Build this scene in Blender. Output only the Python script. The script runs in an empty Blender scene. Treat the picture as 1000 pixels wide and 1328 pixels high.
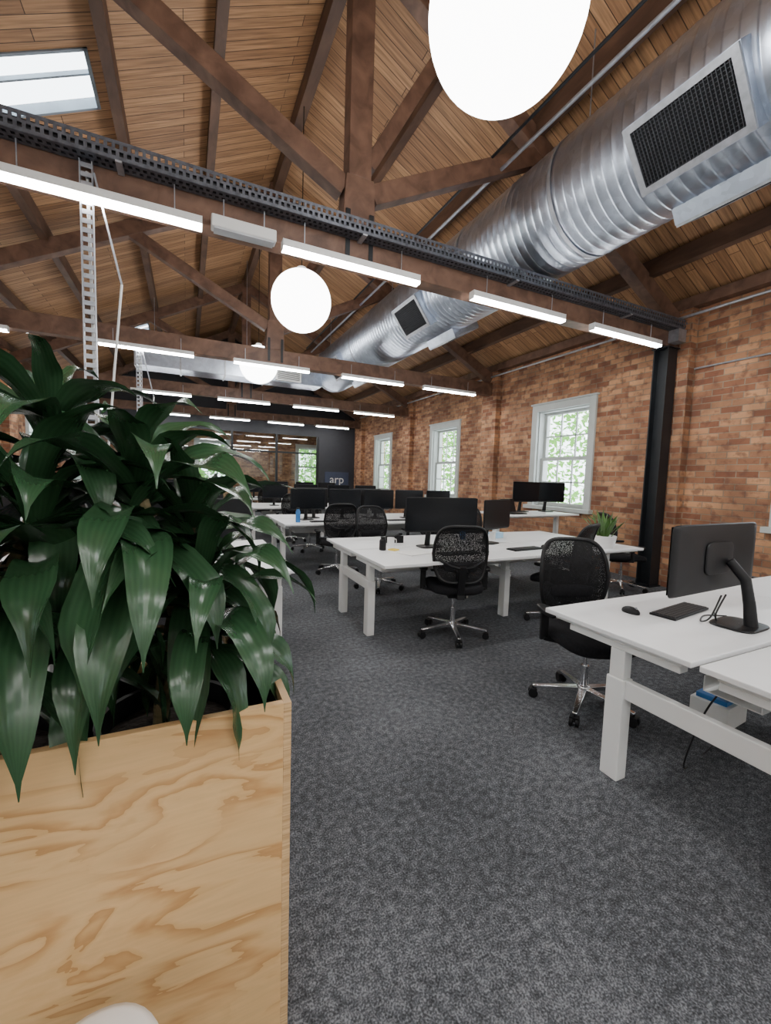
import bpy, math, random
from mathutils import Vector, Matrix
random.seed(7)
R = math.radians
COL = bpy.context.scene.collection

# ------------------------------------------------------------------ materials
def new_mat(name):
    m = bpy.data.materials.new(name); m.use_nodes = True
    nt = m.node_tree
    b = nt.nodes['Principled BSDF']
    return m, nt, b

def plain(name, col, rough=0.5, metal=0.0, vary=0.12, scale=6.0, bump=0.0, bscale=60, spec=.5):
    m, nt, b = new_mat(name)
    tc = nt.nodes.new('ShaderNodeTexCoord')
    n = nt.nodes.new('ShaderNodeTexNoise'); n.inputs['Scale'].default_value = scale
    n.inputs['Detail'].default_value = 4
    nt.links.new(tc.outputs['Object'], n.inputs['Vector'])
    r = nt.nodes.new('ShaderNodeValToRGB')
    c0 = [max(0, c*(1-vary)) for c in col]; c1 = [min(1, c*(1+vary)) for c in col]
    r.color_ramp.elements[0].position = 0.3; r.color_ramp.elements[1].position = 0.7
    r.color_ramp.elements[0].color = (*c0, 1); r.color_ramp.elements[1].color = (*c1, 1)
    nt.links.new(n.outputs['Fac'], r.inputs['Fac'])
    nt.links.new(r.outputs['Color'], b.inputs['Base Color'])
    b.inputs['Roughness'].default_value = rough
    b.inputs['Metallic'].default_value = metal
    b.inputs['Specular IOR Level'].default_value = spec
    if bump > 0:
        n2 = nt.nodes.new('ShaderNodeTexNoise'); n2.inputs['Scale'].default_value = bscale
        nt.links.new(tc.outputs['Object'], n2.inputs['Vector'])
        bp = nt.nodes.new('ShaderNodeBump'); bp.inputs['Strength'].default_value = bump
        bp.inputs['Distance'].default_value = 0.01
        nt.links.new(n2.outputs['Fac'], bp.inputs['Height'])
        nt.links.new(bp.outputs['Normal'], b.inputs['Normal'])
    return m

def emit(name, col, s):
    m, nt, b = new_mat(name)
    b.inputs['Base Color'].default_value = (*col, 1)
    b.inputs['Emission Color'].default_value = (*col, 1)
    b.inputs['Emission Strength'].default_value = s
    return m

def math_node(nt, op, a, b=None):
    n = nt.nodes.new('ShaderNodeMath'); n.operation = op
    for i, x in enumerate((a, b)):
        if x is None: continue
        if isinstance(x, (int, float)): n.inputs[i].default_value = x
        else: nt.links.new(x, n.inputs[i])
    return n.outputs[0]

def mix_col(nt, fac, a, b, mode='MIX'):
    n = nt.nodes.new('ShaderNodeMix'); n.data_type = 'RGBA'; n.blend_type = mode
    for key, x in ((0, fac), (6, a), (7, b)):
        if isinstance(x, (int, float)): n.inputs[key].default_value = x
        elif isinstance(x, tuple): n.inputs[key].default_value = (*x, 1)
        else: nt.links.new(x, n.inputs[key])
    return n.outputs[2]

def brick_mat():
    m, nt, b = new_mat('brick')
    tc = nt.nodes.new('ShaderNodeTexCoord'); s = nt.nodes.new('ShaderNodeSeparateXYZ')
    nt.links.new(tc.outputs['Object'], s.inputs[0])
    u = math_node(nt, 'ADD', s.outputs[0], s.outputs[1])
    c = nt.nodes.new('ShaderNodeCombineXYZ')
    nt.links.new(u, c.inputs[0]); nt.links.new(s.outputs[2], c.inputs[1])
    br = nt.nodes.new('ShaderNodeTexBrick')
    br.inputs['Scale'].default_value = 1; br.inputs['Brick Width'].default_value = .235
    br.inputs['Row Height'].default_value = .082; br.inputs['Mortar Size'].default_value = .0075
    br.inputs['Mortar Smooth'].default_value = .4; br.inputs['Bias'].default_value = -.05
    br.inputs['Color1'].default_value = (.62, .34, .185, 1)
    br.inputs['Color2'].default_value = (.23, .088, .050, 1)
    br.inputs['Mortar'].default_value = (.33, .25, .18, 1)
    nt.links.new(c.outputs[0], br.inputs['Vector'])
    n = nt.nodes.new('ShaderNodeTexNoise'); n.inputs['Scale'].default_value = 2.2; n.inputs['Detail'].default_value = 6
    nt.links.new(tc.outputs['Object'], n.inputs['Vector'])
    r = nt.nodes.new('ShaderNodeValToRGB')
    r.color_ramp.elements[0].position = .35; r.color_ramp.elements[0].color = (.6, .57, .56, 1)
    r.color_ramp.elements[1].position = .65; r.color_ramp.elements[1].color = (1.12, 1.1, 1.05, 1)
    nt.links.new(n.outputs['Fac'], r.inputs['Fac'])
    col = mix_col(nt, 1.0, br.outputs['Color'], r.outputs['Color'], 'MULTIPLY')
    n4 = nt.nodes.new('ShaderNodeTexNoise'); n4.inputs['Scale'].default_value = 9; n4.inputs['Detail'].default_value = 3
    nt.links.new(c.outputs[0], n4.inputs['Vector'])
    f4 = nt.nodes.new('ShaderNodeMapRange'); f4.inputs[1].default_value = .52; f4.inputs[2].default_value = .66; f4.inputs[4].default_value = .65
    nt.links.new(n4.outputs['Fac'], f4.inputs[0])
    col = mix_col(nt, f4.outputs[0], col, (.15, .068, .045))
    nt.links.new(col, b.inputs['Base Color'])
    b.inputs['Roughness'].default_value = .85
    n3 = nt.nodes.new('ShaderNodeTexNoise'); n3.inputs['Scale'].default_value = 40
    nt.links.new(tc.outputs['Object'], n3.inputs['Vector'])
    h = math_node(nt, 'SUBTRACT', math_node(nt, 'MULTIPLY', n3.outputs['Fac'], .4), br.outputs['Fac'])
    bp = nt.nodes.new('ShaderNodeBump'); bp.inputs['Strength'].default_value = .6; bp.inputs['Distance'].default_value = .010
    nt.links.new(h, bp.inputs['Height']); nt.links.new(bp.outputs['Normal'], b.inputs['Normal'])
    return m

def boards_mat():
    m, nt, b = new_mat('ceiling_boards')
    tc = nt.nodes.new('ShaderNodeTexCoord')
    mp = nt.nodes.new('ShaderNodeMapping'); mp.inputs['Scale'].default_value = (1.118, 1, 0)
    nt.links.new(tc.outputs['Object'], mp.inputs[0])
    br = nt.nodes.new('ShaderNodeTexBrick')
    br.inputs['Scale'].default_value = 1; br.inputs['Brick Width'].default_value = 2.6
    br.inputs['Row Height'].default_value = .12; br.inputs['Mortar Size'].default_value = .004
    br.inputs['Mortar Smooth'].default_value = .2
    br.inputs['Color1'].default_value = (.55, .32, .165, 1)
    br.inputs['Color2'].default_value = (.34, .18, .088, 1)
    br.inputs['Mortar'].default_value = (.07, .034, .017, 1)
    nt.links.new(mp.outputs[0], br.inputs['Vector'])
    mp2 = nt.nodes.new('ShaderNodeMapping'); mp2.inputs['Scale'].default_value = (1.2, 22, 1.2)
    nt.links.new(tc.outputs['Object'], mp2.inputs[0])
    n = nt.nodes.new('ShaderNodeTexNoise'); n.inputs['Scale'].default_value = 2; n.inputs['Detail'].default_value = 5
    nt.links.new(mp2.outputs[0], n.inputs['Vector'])
    r = nt.nodes.new('ShaderNodeValToRGB')
    r.color_ramp.elements[0].position = .3; r.color_ramp.elements[0].color = (.56, .53, .50, 1)
    r.color_ramp.elements[1].position = .7; r.color_ramp.elements[1].color = (1.18, 1.15, 1.12, 1)
    nt.links.new(n.outputs['Fac'], r.inputs['Fac'])
    nt.links.new(mix_col(nt, 1.0, br.outputs['Color'], r.outputs['Color'], 'MULTIPLY'), b.inputs['Base Color'])
    b.inputs['Roughness'].default_value = .6
    bp = nt.nodes.new('ShaderNodeBump'); bp.inputs['Strength'].default_value = .6; bp.inputs['Distance'].default_value = .01
    bp.invert = True
    nt.links.new(br.outputs['Fac'], bp.inputs['Height']); nt.links.new(bp.outputs['Normal'], b.inputs['Normal'])
    return m

def grain_mat(name, c0, c1, scl=(1, 1, 1), rough=.6, nscale=5):
    m, nt, b = new_mat(name)
    tc = nt.nodes.new('ShaderNodeTexCoord')
    mp = nt.nodes.new('ShaderNodeMapping'); mp.inputs['Scale'].default_value = scl
    nt.links.new(tc.outputs['Object'], mp.inputs[0])
    n = nt.nodes.new('ShaderNodeTexNoise'); n.inputs['Scale'].default_value = nscale
    n.inputs['Detail'].default_value = 6; n.inputs['Distortion'].default_value = .6
    nt.links.new(mp.outputs[0], n.inputs['Vector'])
    r = nt.nodes.new('ShaderNodeValToRGB')
    r.color_ramp.elements[0].position = .3; r.color_ramp.elements[1].position = .7
    r.color_ramp.elements[0].color = (*c0, 1); r.color_ramp.elements[1].color = (*c1, 1)
    nt.links.new(n.outputs['Fac'], r.inputs['Fac']); nt.links.new(r.outputs['Color'], b.inputs['Base Color'])
    b.inputs['Roughness'].default_value = rough
    return m

def ply_mat():
    # rotary cut veneer: pale field with darker flame shaped cathedral bands
    m, nt, b = new_mat('plywood')
    tc = nt.nodes.new('ShaderNodeTexCoord')
    mp = nt.nodes.new('ShaderNodeMapping'); mp.inputs['Scale'].default_value = (1.0, 1, 3.4)
    mp.inputs['Rotation'].default_value = (0, .25, 0); mp.inputs['Location'].default_value = (.35, 0, .2)
    nt.links.new(tc.outputs['Object'], mp.inputs[0])
    n = nt.nodes.new('ShaderNodeTexNoise'); n.inputs['Scale'].default_value = 2.1
    n.inputs['Detail'].default_value = 4.5; n.inputs['Roughness'].default_value = .45; n.inputs['Distortion'].default_value = .8
    nt.links.new(mp.outputs[0], n.inputs['Vector'])
    k = math_node(nt, 'FRACT', math_node(nt, 'MULTIPLY', n.outputs['Fac'], 7.0))
    r = nt.nodes.new('ShaderNodeValToRGB'); cr = r.color_ramp
    cr.elements[0].position = 0; cr.elements[0].color = (.50, .265, .10, 1)
    cr.elements[1].position = 1; cr.elements[1].color = (.66, .41, .18, 1)
    e = cr.elements.new(.18); e.color = (.58, .33, .135, 1)
    e = cr.elements.new(.45); e.color = (.70, .45, .21, 1)
    e = cr.elements.new(.8); e.color = (.73, .48, .23, 1)
    nt.links.new(k, r.inputs['Fac'])
    n3 = nt.nodes.new('ShaderNodeTexNoise'); n3.inputs['Scale'].default_value = 2.4; n3.inputs['Detail'].default_value = 1
    nt.links.new(mp.outputs[0], n3.inputs['Vector'])
    f3 = nt.nodes.new('ShaderNodeMapRange'); f3.inputs[1].default_value = .34; f3.inputs[2].default_value = .52
    nt.links.new(n3.outputs['Fac'], f3.inputs[0])
    c = mix_col(nt, f3.outputs[0], (.71, .46, .215), r.outputs['Color'])
    mp2 = nt.nodes.new('ShaderNodeMapping'); mp2.inputs['Scale'].default_value = (3, 3, 50)
    nt.links.new(tc.outputs['Object'], mp2.inputs[0])
    n2 = nt.nodes.new('ShaderNodeTexNoise'); n2.inputs['Scale'].default_value = 3
    nt.links.new(mp2.outputs[0], n2.inputs['Vector'])
    g = nt.nodes.new('ShaderNodeMapRange'); g.inputs[3].default_value = .88; g.inputs[4].default_value = 1.06
    nt.links.new(n2.outputs['Fac'], g.inputs[0])
    vm = nt.nodes.new('ShaderNodeVectorMath'); vm.operation = 'SCALE'
    nt.links.new(c, vm.inputs[0]); nt.links.new(g.outputs[0], vm.inputs['Scale'])
    nt.links.new(vm.outputs[0], b.inputs['Base Color']); b.inputs['Roughness'].default_value = .5
    return m

def carpet_mat():
    m, nt, b = new_mat('carpet')
    tc = nt.nodes.new('ShaderNodeTexCoord')
    def noise(s, d=2):
        n = nt.nodes.new('ShaderNodeTexNoise'); n.inputs['Scale'].default_value = s; n.inputs['Detail'].default_value = d
        nt.links.new(tc.outputs['Object'], n.inputs['Vector']); return n.outputs['Fac']
    fine = noise(170, 3); mid = noise(34, 4); big = noise(1.1, 4)
    s = math_node(nt, 'ADD', math_node(nt, 'MULTIPLY', fine, .52), math_node(nt, 'MULTIPLY', mid, .28))
    s = math_node(nt, 'ADD', s, math_node(nt, 'MULTIPLY', big, .20))
    r = nt.nodes.new('ShaderNodeValToRGB'); cr = r.color_ramp
    cr.elements[0].position = .40; cr.elements[0].color = (.017, .019, .022, 1)
    cr.elements[1].position = .62; cr.elements[1].color = (.205, .215, .235, 1)
    e = cr.elements.new(.5); e.color = (.066, .071, .080, 1)
    nt.links.new(s, r.inputs['Fac']); nt.links.new(r.outputs['Color'], b.inputs['Base Color'])
    b.inputs['Roughness'].default_value = .95
    bp = nt.nodes.new('ShaderNodeBump'); bp.inputs['Strength'].default_value = .6; bp.inputs['Distance'].default_value = .01
    nt.links.new(fine, bp.inputs['Height']); nt.links.new(bp.outputs['Normal'], b.inputs['Normal'])
    return m

def leaf_mat(name, c0, c1, rough=.28):
    m, nt, b = new_mat(name)
    uv = nt.nodes.new('ShaderNodeUVMap'); s = nt.nodes.new('ShaderNodeSeparateXYZ')
    nt.links.new(uv.outputs[0], s.inputs[0])
    w = math_node(nt, 'SINE', math_node(nt, 'MULTIPLY', s.outputs[0], 44.0))
    w = math_node(nt, 'ADD', math_node(nt, 'MULTIPLY', w, .12), .35)
    oi = nt.nodes.new('ShaderNodeTexCoord'); n = nt.nodes.new('ShaderNodeTexNoise'); n.inputs['Scale'].default_value = 5
    nt.links.new(oi.outputs['Object'], n.inputs['Vector'])
    f = math_node(nt, 'MULTIPLY', math_node(nt, 'ADD', w, n.outputs['Fac']), .62)
    nt.links.new(mix_col(nt, f, c0, c1), b.inputs['Base Color'])
    b.inputs['Roughness'].default_value = rough
    bp = nt.nodes.new('ShaderNodeBump'); bp.inputs['Strength'].default_value = .2; bp.inputs['Distance'].default_value = .003
    nt.links.new(w, bp.inputs['Height']); nt.links.new(bp.outputs['Normal'], b.inputs['Normal'])
    return m

def glass_mat(name, tint=(.9, .95, .95), gl=.04, k=.5):
    m, nt, b = new_mat(name)
    out = nt.nodes['Material Output']
    t = nt.nodes.new('ShaderNodeBsdfTransparent'); t.inputs[0].default_value = (*tint, 1)
    g = nt.nodes.new('ShaderNodeBsdfGlossy'); g.inputs['Roughness'].default_value = .02
    lw = nt.nodes.new('ShaderNodeLayerWeight'); lw.inputs[0].default_value = .5
    f = math_node(nt, 'ADD', math_node(nt, 'MULTIPLY', math_node(nt, 'POWER', lw.outputs['Facing'], 4.0), k), gl)
    mx = nt.nodes.new('ShaderNodeMixShader')
    nt.links.new(f, mx.inputs[0]); nt.links.new(t.outputs[0], mx.inputs[1]); nt.links.new(g.outputs[0], mx.inputs[2])
    nt.links.new(mx.outputs[0], out.inputs['Surface'])
    nt.nodes.remove(b)
    return m

def mesh_fabric():
    m, nt, b = new_mat('mesh_fabric')
    out = nt.nodes['Material Output']
    b.inputs['Base Color'].default_value = (.009, .009, .010, 1); b.inputs['Roughness'].default_value = .7
    b.inputs['Specular IOR Level'].default_value = .2
    t = nt.nodes.new('ShaderNodeBsdfTransparent')
    tc = nt.nodes.new('ShaderNodeTexCoord')
    v = nt.nodes.new('ShaderNodeTexVoronoi'); v.inputs['Scale'].default_value = 170
    nt.links.new(tc.outputs['Object'], v.inputs['Vector'])
    mr = math_node(nt, 'LESS_THAN', v.outputs['Distance'], .33)
    f = math_node(nt, 'MULTIPLY', mr, .40)
    mx = nt.nodes.new('ShaderNodeMixShader')
    nt.links.new(f, mx.inputs[0]); nt.links.new(b.outputs[0], mx.inputs[1]); nt.links.new(t.outputs[0], mx.inputs[2])
    nt.links.new(mx.outputs[0], out.inputs['Surface'])
    return m

def duct_mat():
    m, nt, b = new_mat('galvanised_duct')
    tc = nt.nodes.new('ShaderNodeTexCoord')
    v = nt.nodes.new('ShaderNodeTexVoronoi'); v.inputs['Scale'].default_value = 16
    nt.links.new(tc.outputs['Object'], v.inputs['Vector'])
    n = nt.nodes.new('ShaderNodeTexNoise'); n.inputs['Scale'].default_value = 4
    nt.links.new(tc.outputs['Object'], n.inputs['Vector'])
    f = mix_col(nt, .6, v.outputs['Color'], n.outputs['Color'])
    bw = nt.nodes.new('ShaderNodeRGBToBW'); nt.links.new(f, bw.inputs[0])
    r = nt.nodes.new('ShaderNodeValToRGB')
    r.color_ramp.elements[0].position = .3; r.color_ramp.elements[1].position = .7
    r.color_ramp.elements[0].color = (.47, .53, .63, 1); r.color_ramp.elements[1].color = (.61, .68, .79, 1)
    nt.links.new(bw.outputs[0], r.inputs['Fac']); nt.links.new(r.outputs['Color'], b.inputs['Base Color'])
    b.inputs['Metallic'].default_value = 1.0
    mr = nt.nodes.new('ShaderNodeMapRange'); mr.inputs[3].default_value = .28; mr.inputs[4].default_value = .44
    nt.links.new(n.outputs['Fac'], mr.inputs[0]); nt.links.new(mr.outputs[0], b.inputs['Roughness'])
    return m

BRICK = brick_mat(); BOARDS = boards_mat(); CARPET = carpet_mat(); PLY = ply_mat()
PLYEDGE = grain_mat('plywood_edge', (.42, .25, .11), (.72, .49, .26), (1, 1, 40), .6, 6)
TIMBER = grain_mat('dark_timber', (.085, .043, .028), (.20, .108, .070), (1.5, 1.5, 1.5), .55, 4)
TIMBER2 = grain_mat('purlin_timber', (.065, .034, .022), (.14, .075, .046), (2, .6, 2), .6, 4)
WHITE = plain('white_laminate', (.80, .81, .82), .35, vary=.02)
WHITEM = plain('white_powder_coat', (.76, .77, .76), .4, vary=.02)
PLASTER = plain('white_plaster', (.72, .71, .68), .8, vary=.03)
PAINTW = plain('window_paint', (.50, .53, .51), .5, vary=.05)
BLACKP = plain('black_plastic', (.009, .009, .010), .45, vary=.1, spec=.25)
BLACKS = plain('black_steel', (.013, .015, .018), .45, vary=.15, spec=.35)
FABRIC = plain('black_fabric', (.012, .012, .014), .9, vary=.25, scale=60, bump=.3, bscale=250, spec=.2)
SCREEN = plain('screen_glass', (.006, .007, .009), .22, vary=.1, spec=.35)
ALU = plain('polished_aluminium', (.72, .73, .75), .22, metal=1, vary=.04)
GALV = plain('galvanised_steel', (.42, .44, .48), .45, metal=.8, vary=.15, scale=20)
TRAYM = plain('weathered_tray_steel', (.13, .14, .165), .5, metal=.7, vary=.3, scale=30)
DUCT = duct_mat()
DARKG = plain('dark_grey_paint', (.028, .030, .038), .6, vary=.08)
GRILLE = plain('grille_black', (.006, .006, .008), .7, spec=.2)
GRILLEF = plain('grille_fins', (.07, .075, .085), .45, metal=.5)
SOIL = plain('soil', (.022, .014, .009), .95, vary=.5, scale=50, bump=.8)
MESHF = mesh_fabric()
LEAF = leaf_mat('dracaena_leaf', (.008, .028, .013), (.042, .105, .044), .27)
LEAFY = leaf_mat('young_leaf', (.03, .09, .02), (.14, .27, .07))
CANE = grain_mat('cane', (.08, .07, .03), (.26, .20, .10), (1, 1, 14), .7, 5)
GLASS = glass_mat('window_glass', (.97, .99, .98), .02, .2)
PGLASS = glass_mat('partition_glass', (.80, .86, .86), .12, .5)
STRIP = emit('light_diffuser', (1.0, .985, .96), 62)
GLOBE = emit('opal_globe', (1.0, .985, .965), 12)
CERAMIC = plain('white_ceramic', (.8, .8, .79), .25, vary=.02)
BLUE = plain('blue_plastic', (.03, .16, .42), .4)
YELLOW = plain('yellow_paper', (.75, .55, .08), .7)
PAPER = plain('paper', (.75, .75, .73), .8, vary=.03)

# ------------------------------------------------------------------ mesh builder
class MB:
    def __init__(s): s.v = []; s.f = []; s.uv = None
    def add(s, vs, fs):
        o = len(s.v); s.v += [tuple(p) for p in vs]; s.f += [tuple(i+o for i in f) for f in fs]
    def hexa(s, c):
        s.add(c, [(0, 3, 2, 1), (4, 5, 6, 7), (0, 1, 5, 4), (1, 2, 6, 5), (2, 3, 7, 6), (3, 0, 4, 7)])
    def box(s, x0, x1, y0, y1, z0, z1):
        s.hexa([(x0, y0, z0), (x1, y0, z0), (x1, y1, z0), (x0, y1, z0), (x0, y0, z1), (x1, y0, z1), (x1, y1, z1), (x0, y1, z1)])
    def beam(s, p, q, w, h, up=(0, 0, 1), w2=None, h2=None):
        p = Vector(p); q = Vector(q); d = (q-p).normalized(); up = Vector(up)
        sd = d.cross(up)
        if sd.length < 1e-4: sd = d.cross(Vector((1, 0, 0)))
        sd.normalize(); u = sd.cross(d).normalized()
        w2 = w if w2 is None else w2; h2 = h if h2 is None else h2
        c = []
        for o, ww, hh in ((p, w, h), (q, w2, h2)):
            c += [o-sd*ww/2-u*hh/2, o+sd*ww/2-u*hh/2, o+sd*ww/2+u*hh/2, o-sd*ww/2+u*hh/2]
        s.hexa(c)
    def cyl(s, p, q, r, n=16, r2=None, caps=True):
        s.tube([p, q], [r, r if r2 is None else r2], n, caps)
    def tube(s, pts, rad, n=10, caps=True):
        pts = [Vector(p) for p in pts]
        if not isinstance(rad, (list, tuple)): rad = [rad]*len(pts)
        vs = []; ref = None
        for i, p in enumerate(pts):
            d = (pts[min(i+1, len(pts)-1)]-pts[max(i-1, 0)]).normalized()
            if ref is None:
                ref = d.cross(Vector((0, 0, 1)))
                if ref.length < 1e-3: ref = Vector((1, 0, 0))
            ref = (ref-d*ref.dot(d)).normalized(); b = d.cross(ref)
            for k in range(n):
                a = 2*math.pi*k/n
                vs.append(p+(ref*math.cos(a)+b*math.sin(a))*rad[i])
        fs = []
        for i in range(len(pts)-1):
            for k in range(n):
                fs.append((i*n+k, i*n+(k+1) % n, (i+1)*n+(k+1) % n, (i+1)*n+k))
        if caps:
            fs.append(tuple(range(n-1, -1, -1))); fs.append(tuple((len(pts)-1)*n+k for k in range(n)))
        s.add(vs, fs)
    def lathe(s, prof, n=32, c=(0, 0, 0)):
        vs = []; fs = []
        for r, z in prof:
            for k in range(n):
                a = 2*math.pi*k/n; vs.append((c[0]+r*math.cos(a), c[1]+r*math.sin(a), c[2]+z))
        for i in range(len(prof)-1):
            for k in range(n):
                fs.append((i*n+k, i*n+(k+1) % n, (i+1)*n+(k+1) % n, (i+1)*n+k))
        s.add(vs, fs)
    def sphere(s, c, r, n=32, m=20, sc=(1, 1, 1)):
        vs = []; fs = []
        for i in range(m+1):
            t = math.pi*i/m
            for k in range(n):
                a = 2*math.pi*k/n
                rr = max(1e-4, math.sin(t))
                vs.append((c[0]+r*sc[0]*rr*math.cos(a), c[1]+r*sc[1]*rr*math.sin(a), c[2]-r*sc[2]*math.cos(t)))
        for i in range(m):
            for k in range(n):
                fs.append((i*n+k, i*n+(k+1) % n, (i+1)*n+(k+1) % n, (i+1)*n+k))
        s.add(vs, fs)
    def cushion(s, cx, cy, z0, z1, hx, hy, n=32, e=4.5, puff=.6, fn=None):
        rings = [(.90, z0), (.98, z0+(z1-z0)*.15), (1, z0+(z1-z0)*.45), (.97, z0+(z1-z0)*.8), (.88, z1-(z1-z0)*.05), (.5, z1), (.02, z1)]
        vs = []; fs = []
        for sc, z in [(.02, z0)]+rings:
            for k in range(n):
                a = 2*math.pi*k/n; ca, sa = math.cos(a), math.sin(a)
                x = math.copysign(abs(ca)**(2/e), ca)*hx*sc; y = math.copysign(abs(sa)**(2/e), sa)*hy*sc
                p = (cx+x, cy+y, z)
                vs.append(fn(p) if fn else p)
        m = len(rings)+1
        for i in range(m-1):
            for k in range(n): fs.append((i*n+k, i*n+(k+1) % n, (i+1)*n+(k+1) % n, (i+1)*n+k))
        s.add(vs, fs)
    def obj(s, name, mat, parent=None, smooth=True, bevel=0, ang=35, loc=None):
        me = bpy.data.meshes.new(name); me.from_pydata(s.v, [], s.f); me.update()
        if s.uv:
            l = me.uv_layers.new(name='UVMap')
            for lp in me.loops: l.data[lp.index].uv = s.uv[lp.vertex_index]
        me.materials.append(mat)
        if smooth:
            me.shade_smooth(); me.set_sharp_from_angle(angle=R(ang))
        o = bpy.data.objects.new(name, me); COL.objects.link(o)
        if loc: o.location = loc
        if parent: o.parent = parent
        if bevel:
            b = o.modifiers.new('bevel', 'BEVEL'); b.width = bevel; b.segments = 2; b.limit_method = 'ANGLE'
        return o

def tag(o, label, cat, group=None, kind=None):
    o['label'] = label; o['category'] = cat
    if group: o['group'] = group
    if kind: o['kind'] = kind
    return o
def thing(name, label, cat, loc=(0, 0, 0), rz=0, group=None):
    e = bpy.data.objects.new(name, None); COL.objects.link(e)
    e.empty_display_size = .1
    e.location = loc; e.rotation_euler = (0, 0, rz)
    return tag(e, label, cat, group)
def clone(src, loc, rz=0, label=None):
    def rec(o, par):
        c = o.copy(); COL.objects.link(c)
        if par: c.parent = par
        for ch in o.children: rec(ch, c)
        return c
    n = rec(src, None); n.location = loc; n.rotation_euler = (0, 0, rz)
    if label: n['label'] = label
    return n
def struct(o, label=None):
    o['kind'] = 'structure'
    if label: o['label'] = label; o['category'] = o.name.split('_')[0]
    return o

# ------------------------------------------------------------------ room dimensions
XL, XR = -3.45, 6.25; XM = 1.40; Y0, Y1 = -3.6, 20.5; YP = 16.3
EAVE = 3.95; SL = .5; RIDGE = EAVE+(XR-XM)*SL
TR = [3.75, 7.65, 11.55, 15.45]
WIN = [-2.1, 1.8, 5.7, 9.6, 13.5, 17.6]  # first bay is unseen behind the camera, added to light the near end
WZ0, WZ1, WW = .98, 2.82, .62

def slab(mb, fn, u0, u1, v0, v1, holes):
    us = sorted({u0, u1, *[h[0] for h in holes], *[h[1] for h in holes]})
    vs = sorted({v0, v1, *[h[2] for h in holes], *[h[3] for h in holes]})
    def solid(i, j):
        if i < 0 or j < 0 or i >= len(us)-1 or j >= len(vs)-1: return False
        a, c = (us[i]+us[i+1])/2, (vs[j]+vs[j+1])/2
        return not any(h[0] < a < h[1] and h[2] < c < h[3] for h in holes)
    for i in range(len(us)-1):
        for j in range(len(vs)-1):
            if not solid(i, j): continue
            a, b2, c, d = us[i], us[i+1], vs[j], vs[j+1]
            q = [fn(a, c, 0), fn(b2, c, 0), fn(b2, d, 0), fn(a, d, 0), fn(a, c, 1), fn(b2, c, 1), fn(b2, d, 1), fn(a, d, 1)]
            fs = [(0, 3, 2, 1), (4, 5, 6, 7)]
            if not solid(i, j-1): fs.append((0, 1, 5, 4))
            if not solid(i+1, j): fs.append((1, 2, 6, 5))
            if not solid(i, j+1): fs.append((2, 3, 7, 6))
            if not solid(i-1, j): fs.append((3, 0, 4, 7))
            mb.add(q, fs)

m = MB(); m.box(XL-.35, XR+.35, Y0-.2, Y1+.35, -.12, 0)
struct(m.obj('floor', CARPET, smooth=False), 'dark grey flecked office carpet')
holes = [(y-WW, y+WW, WZ0, WZ1) for y in WIN]
m = MB(); slab(m, lambda u, v, w: (XR+.35*w, u, v), Y0, Y1, 0, EAVE+.02, holes)
for y in TR: m.box(XR-.14, XR, y-.24, y+.24, 0, EAVE)
struct(m.obj('wall_right', BRICK, smooth=False), 'old orange-brown face brick wall with pilasters')
m = MB(); slab(m, lambda u, v, w: (XL-.35*w, u, v), Y0, Y1, 0, EAVE+.02, holes)
for y in TR: m.box(XL, XL+.14, y-.24, y+.24, 0, EAVE)
struct(m.obj('wall_left', BRICK, smooth=False), 'old orange-brown face brick wall')
m = MB(); slab(m, lambda u, v, w: (u, Y1+.3*w, v), XL, XR, 0, 4.0, [(.4, 1.7, .9, 2.8), (4.9, 6.05, .9, 2.8)])
m.add([(XL, Y1, 4), (XR, Y1, 4), (XM, Y1, RIDGE+.05), (XL, Y1+.3, 4), (XR, Y1+.3, 4), (XM, Y1+.3, RIDGE+.05)],
      [(0, 1, 2), (3, 5, 4)])
struct(m.obj('wall_end', BRICK, smooth=False), 'brick end wall beyond the glazed partition')
m = MB(); m.add([(XL, Y0, 0), (XR, Y0, 0), (XR, Y0, EAVE), (XM, Y0, RIDGE+.05), (XL, Y0, EAVE)], [(0, 1, 2, 3, 4)])
struct(m.obj('wall_front', PLASTER, smooth=False), 'unseen gable wall, plastered white to bounce fill light')  # behind the camera; made white instead of brick to bounce fill light
def roofR(u, v, w): return (XM+u, v, RIDGE-SL*u+.12*w)
def roofL(u, v, w): return (XM-u, v, RIDGE-SL*u+.12*w)
SKY = (2.20, 3.10, 5.00, 5.72)
SKY2 = (2.26, 3.10, 12.8, 13.5)
SKY3 = (2.26, 3.10, -1.6, -.4)
m = MB(); slab(m, roofR, 0, 5.3, Y0, Y1+.3, []); slab(m, roofL, 0, 5.3, Y0, Y1+.3, [SKY, SKY2, SKY3])
struct(m.obj('ceiling', BOARDS, smooth=False), 'pitched pine board ceiling')

SKF = plain('skylight_frame', (.26, .31, .36), .5)
for i, S in enumerate((SKY, SKY2, SKY3)):
    m = MB()
    a0, a1, b0, b1 = S; t = .03
    for (u0, u1, v0, v1, w0) in ((a0, a0+t, b0, b1, -.12), (a1-t, a1, b0, b1, -.12), (a0, a1, b0, b0+t, -.12), (a0, a1, b1-t, b1, -.12), (a0, a1, (b0+b1)/2-.012, (b0+b1)/2+.012, .45)):
        q = []
        for w in (w0, .8):
            q += [roofL(u0, v0, w), roofL(u1, v0, w), roofL(u1, v1, w), roofL(u0, v1, w)]
        m.hexa(q)
    o = m.obj('window_%d' % (20+i), SKF, smooth=False)
    struct(o, 'grey framed roof skylight')
    m = MB(); m.add([roofL(a0, b0, .6), roofL(a1, b0, .6), roofL(a1, b1, .6), roofL(a0, b1, .6)], [(0, 1, 2, 3)])
    m.obj('glass', GLASS, o, smooth=False)

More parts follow.
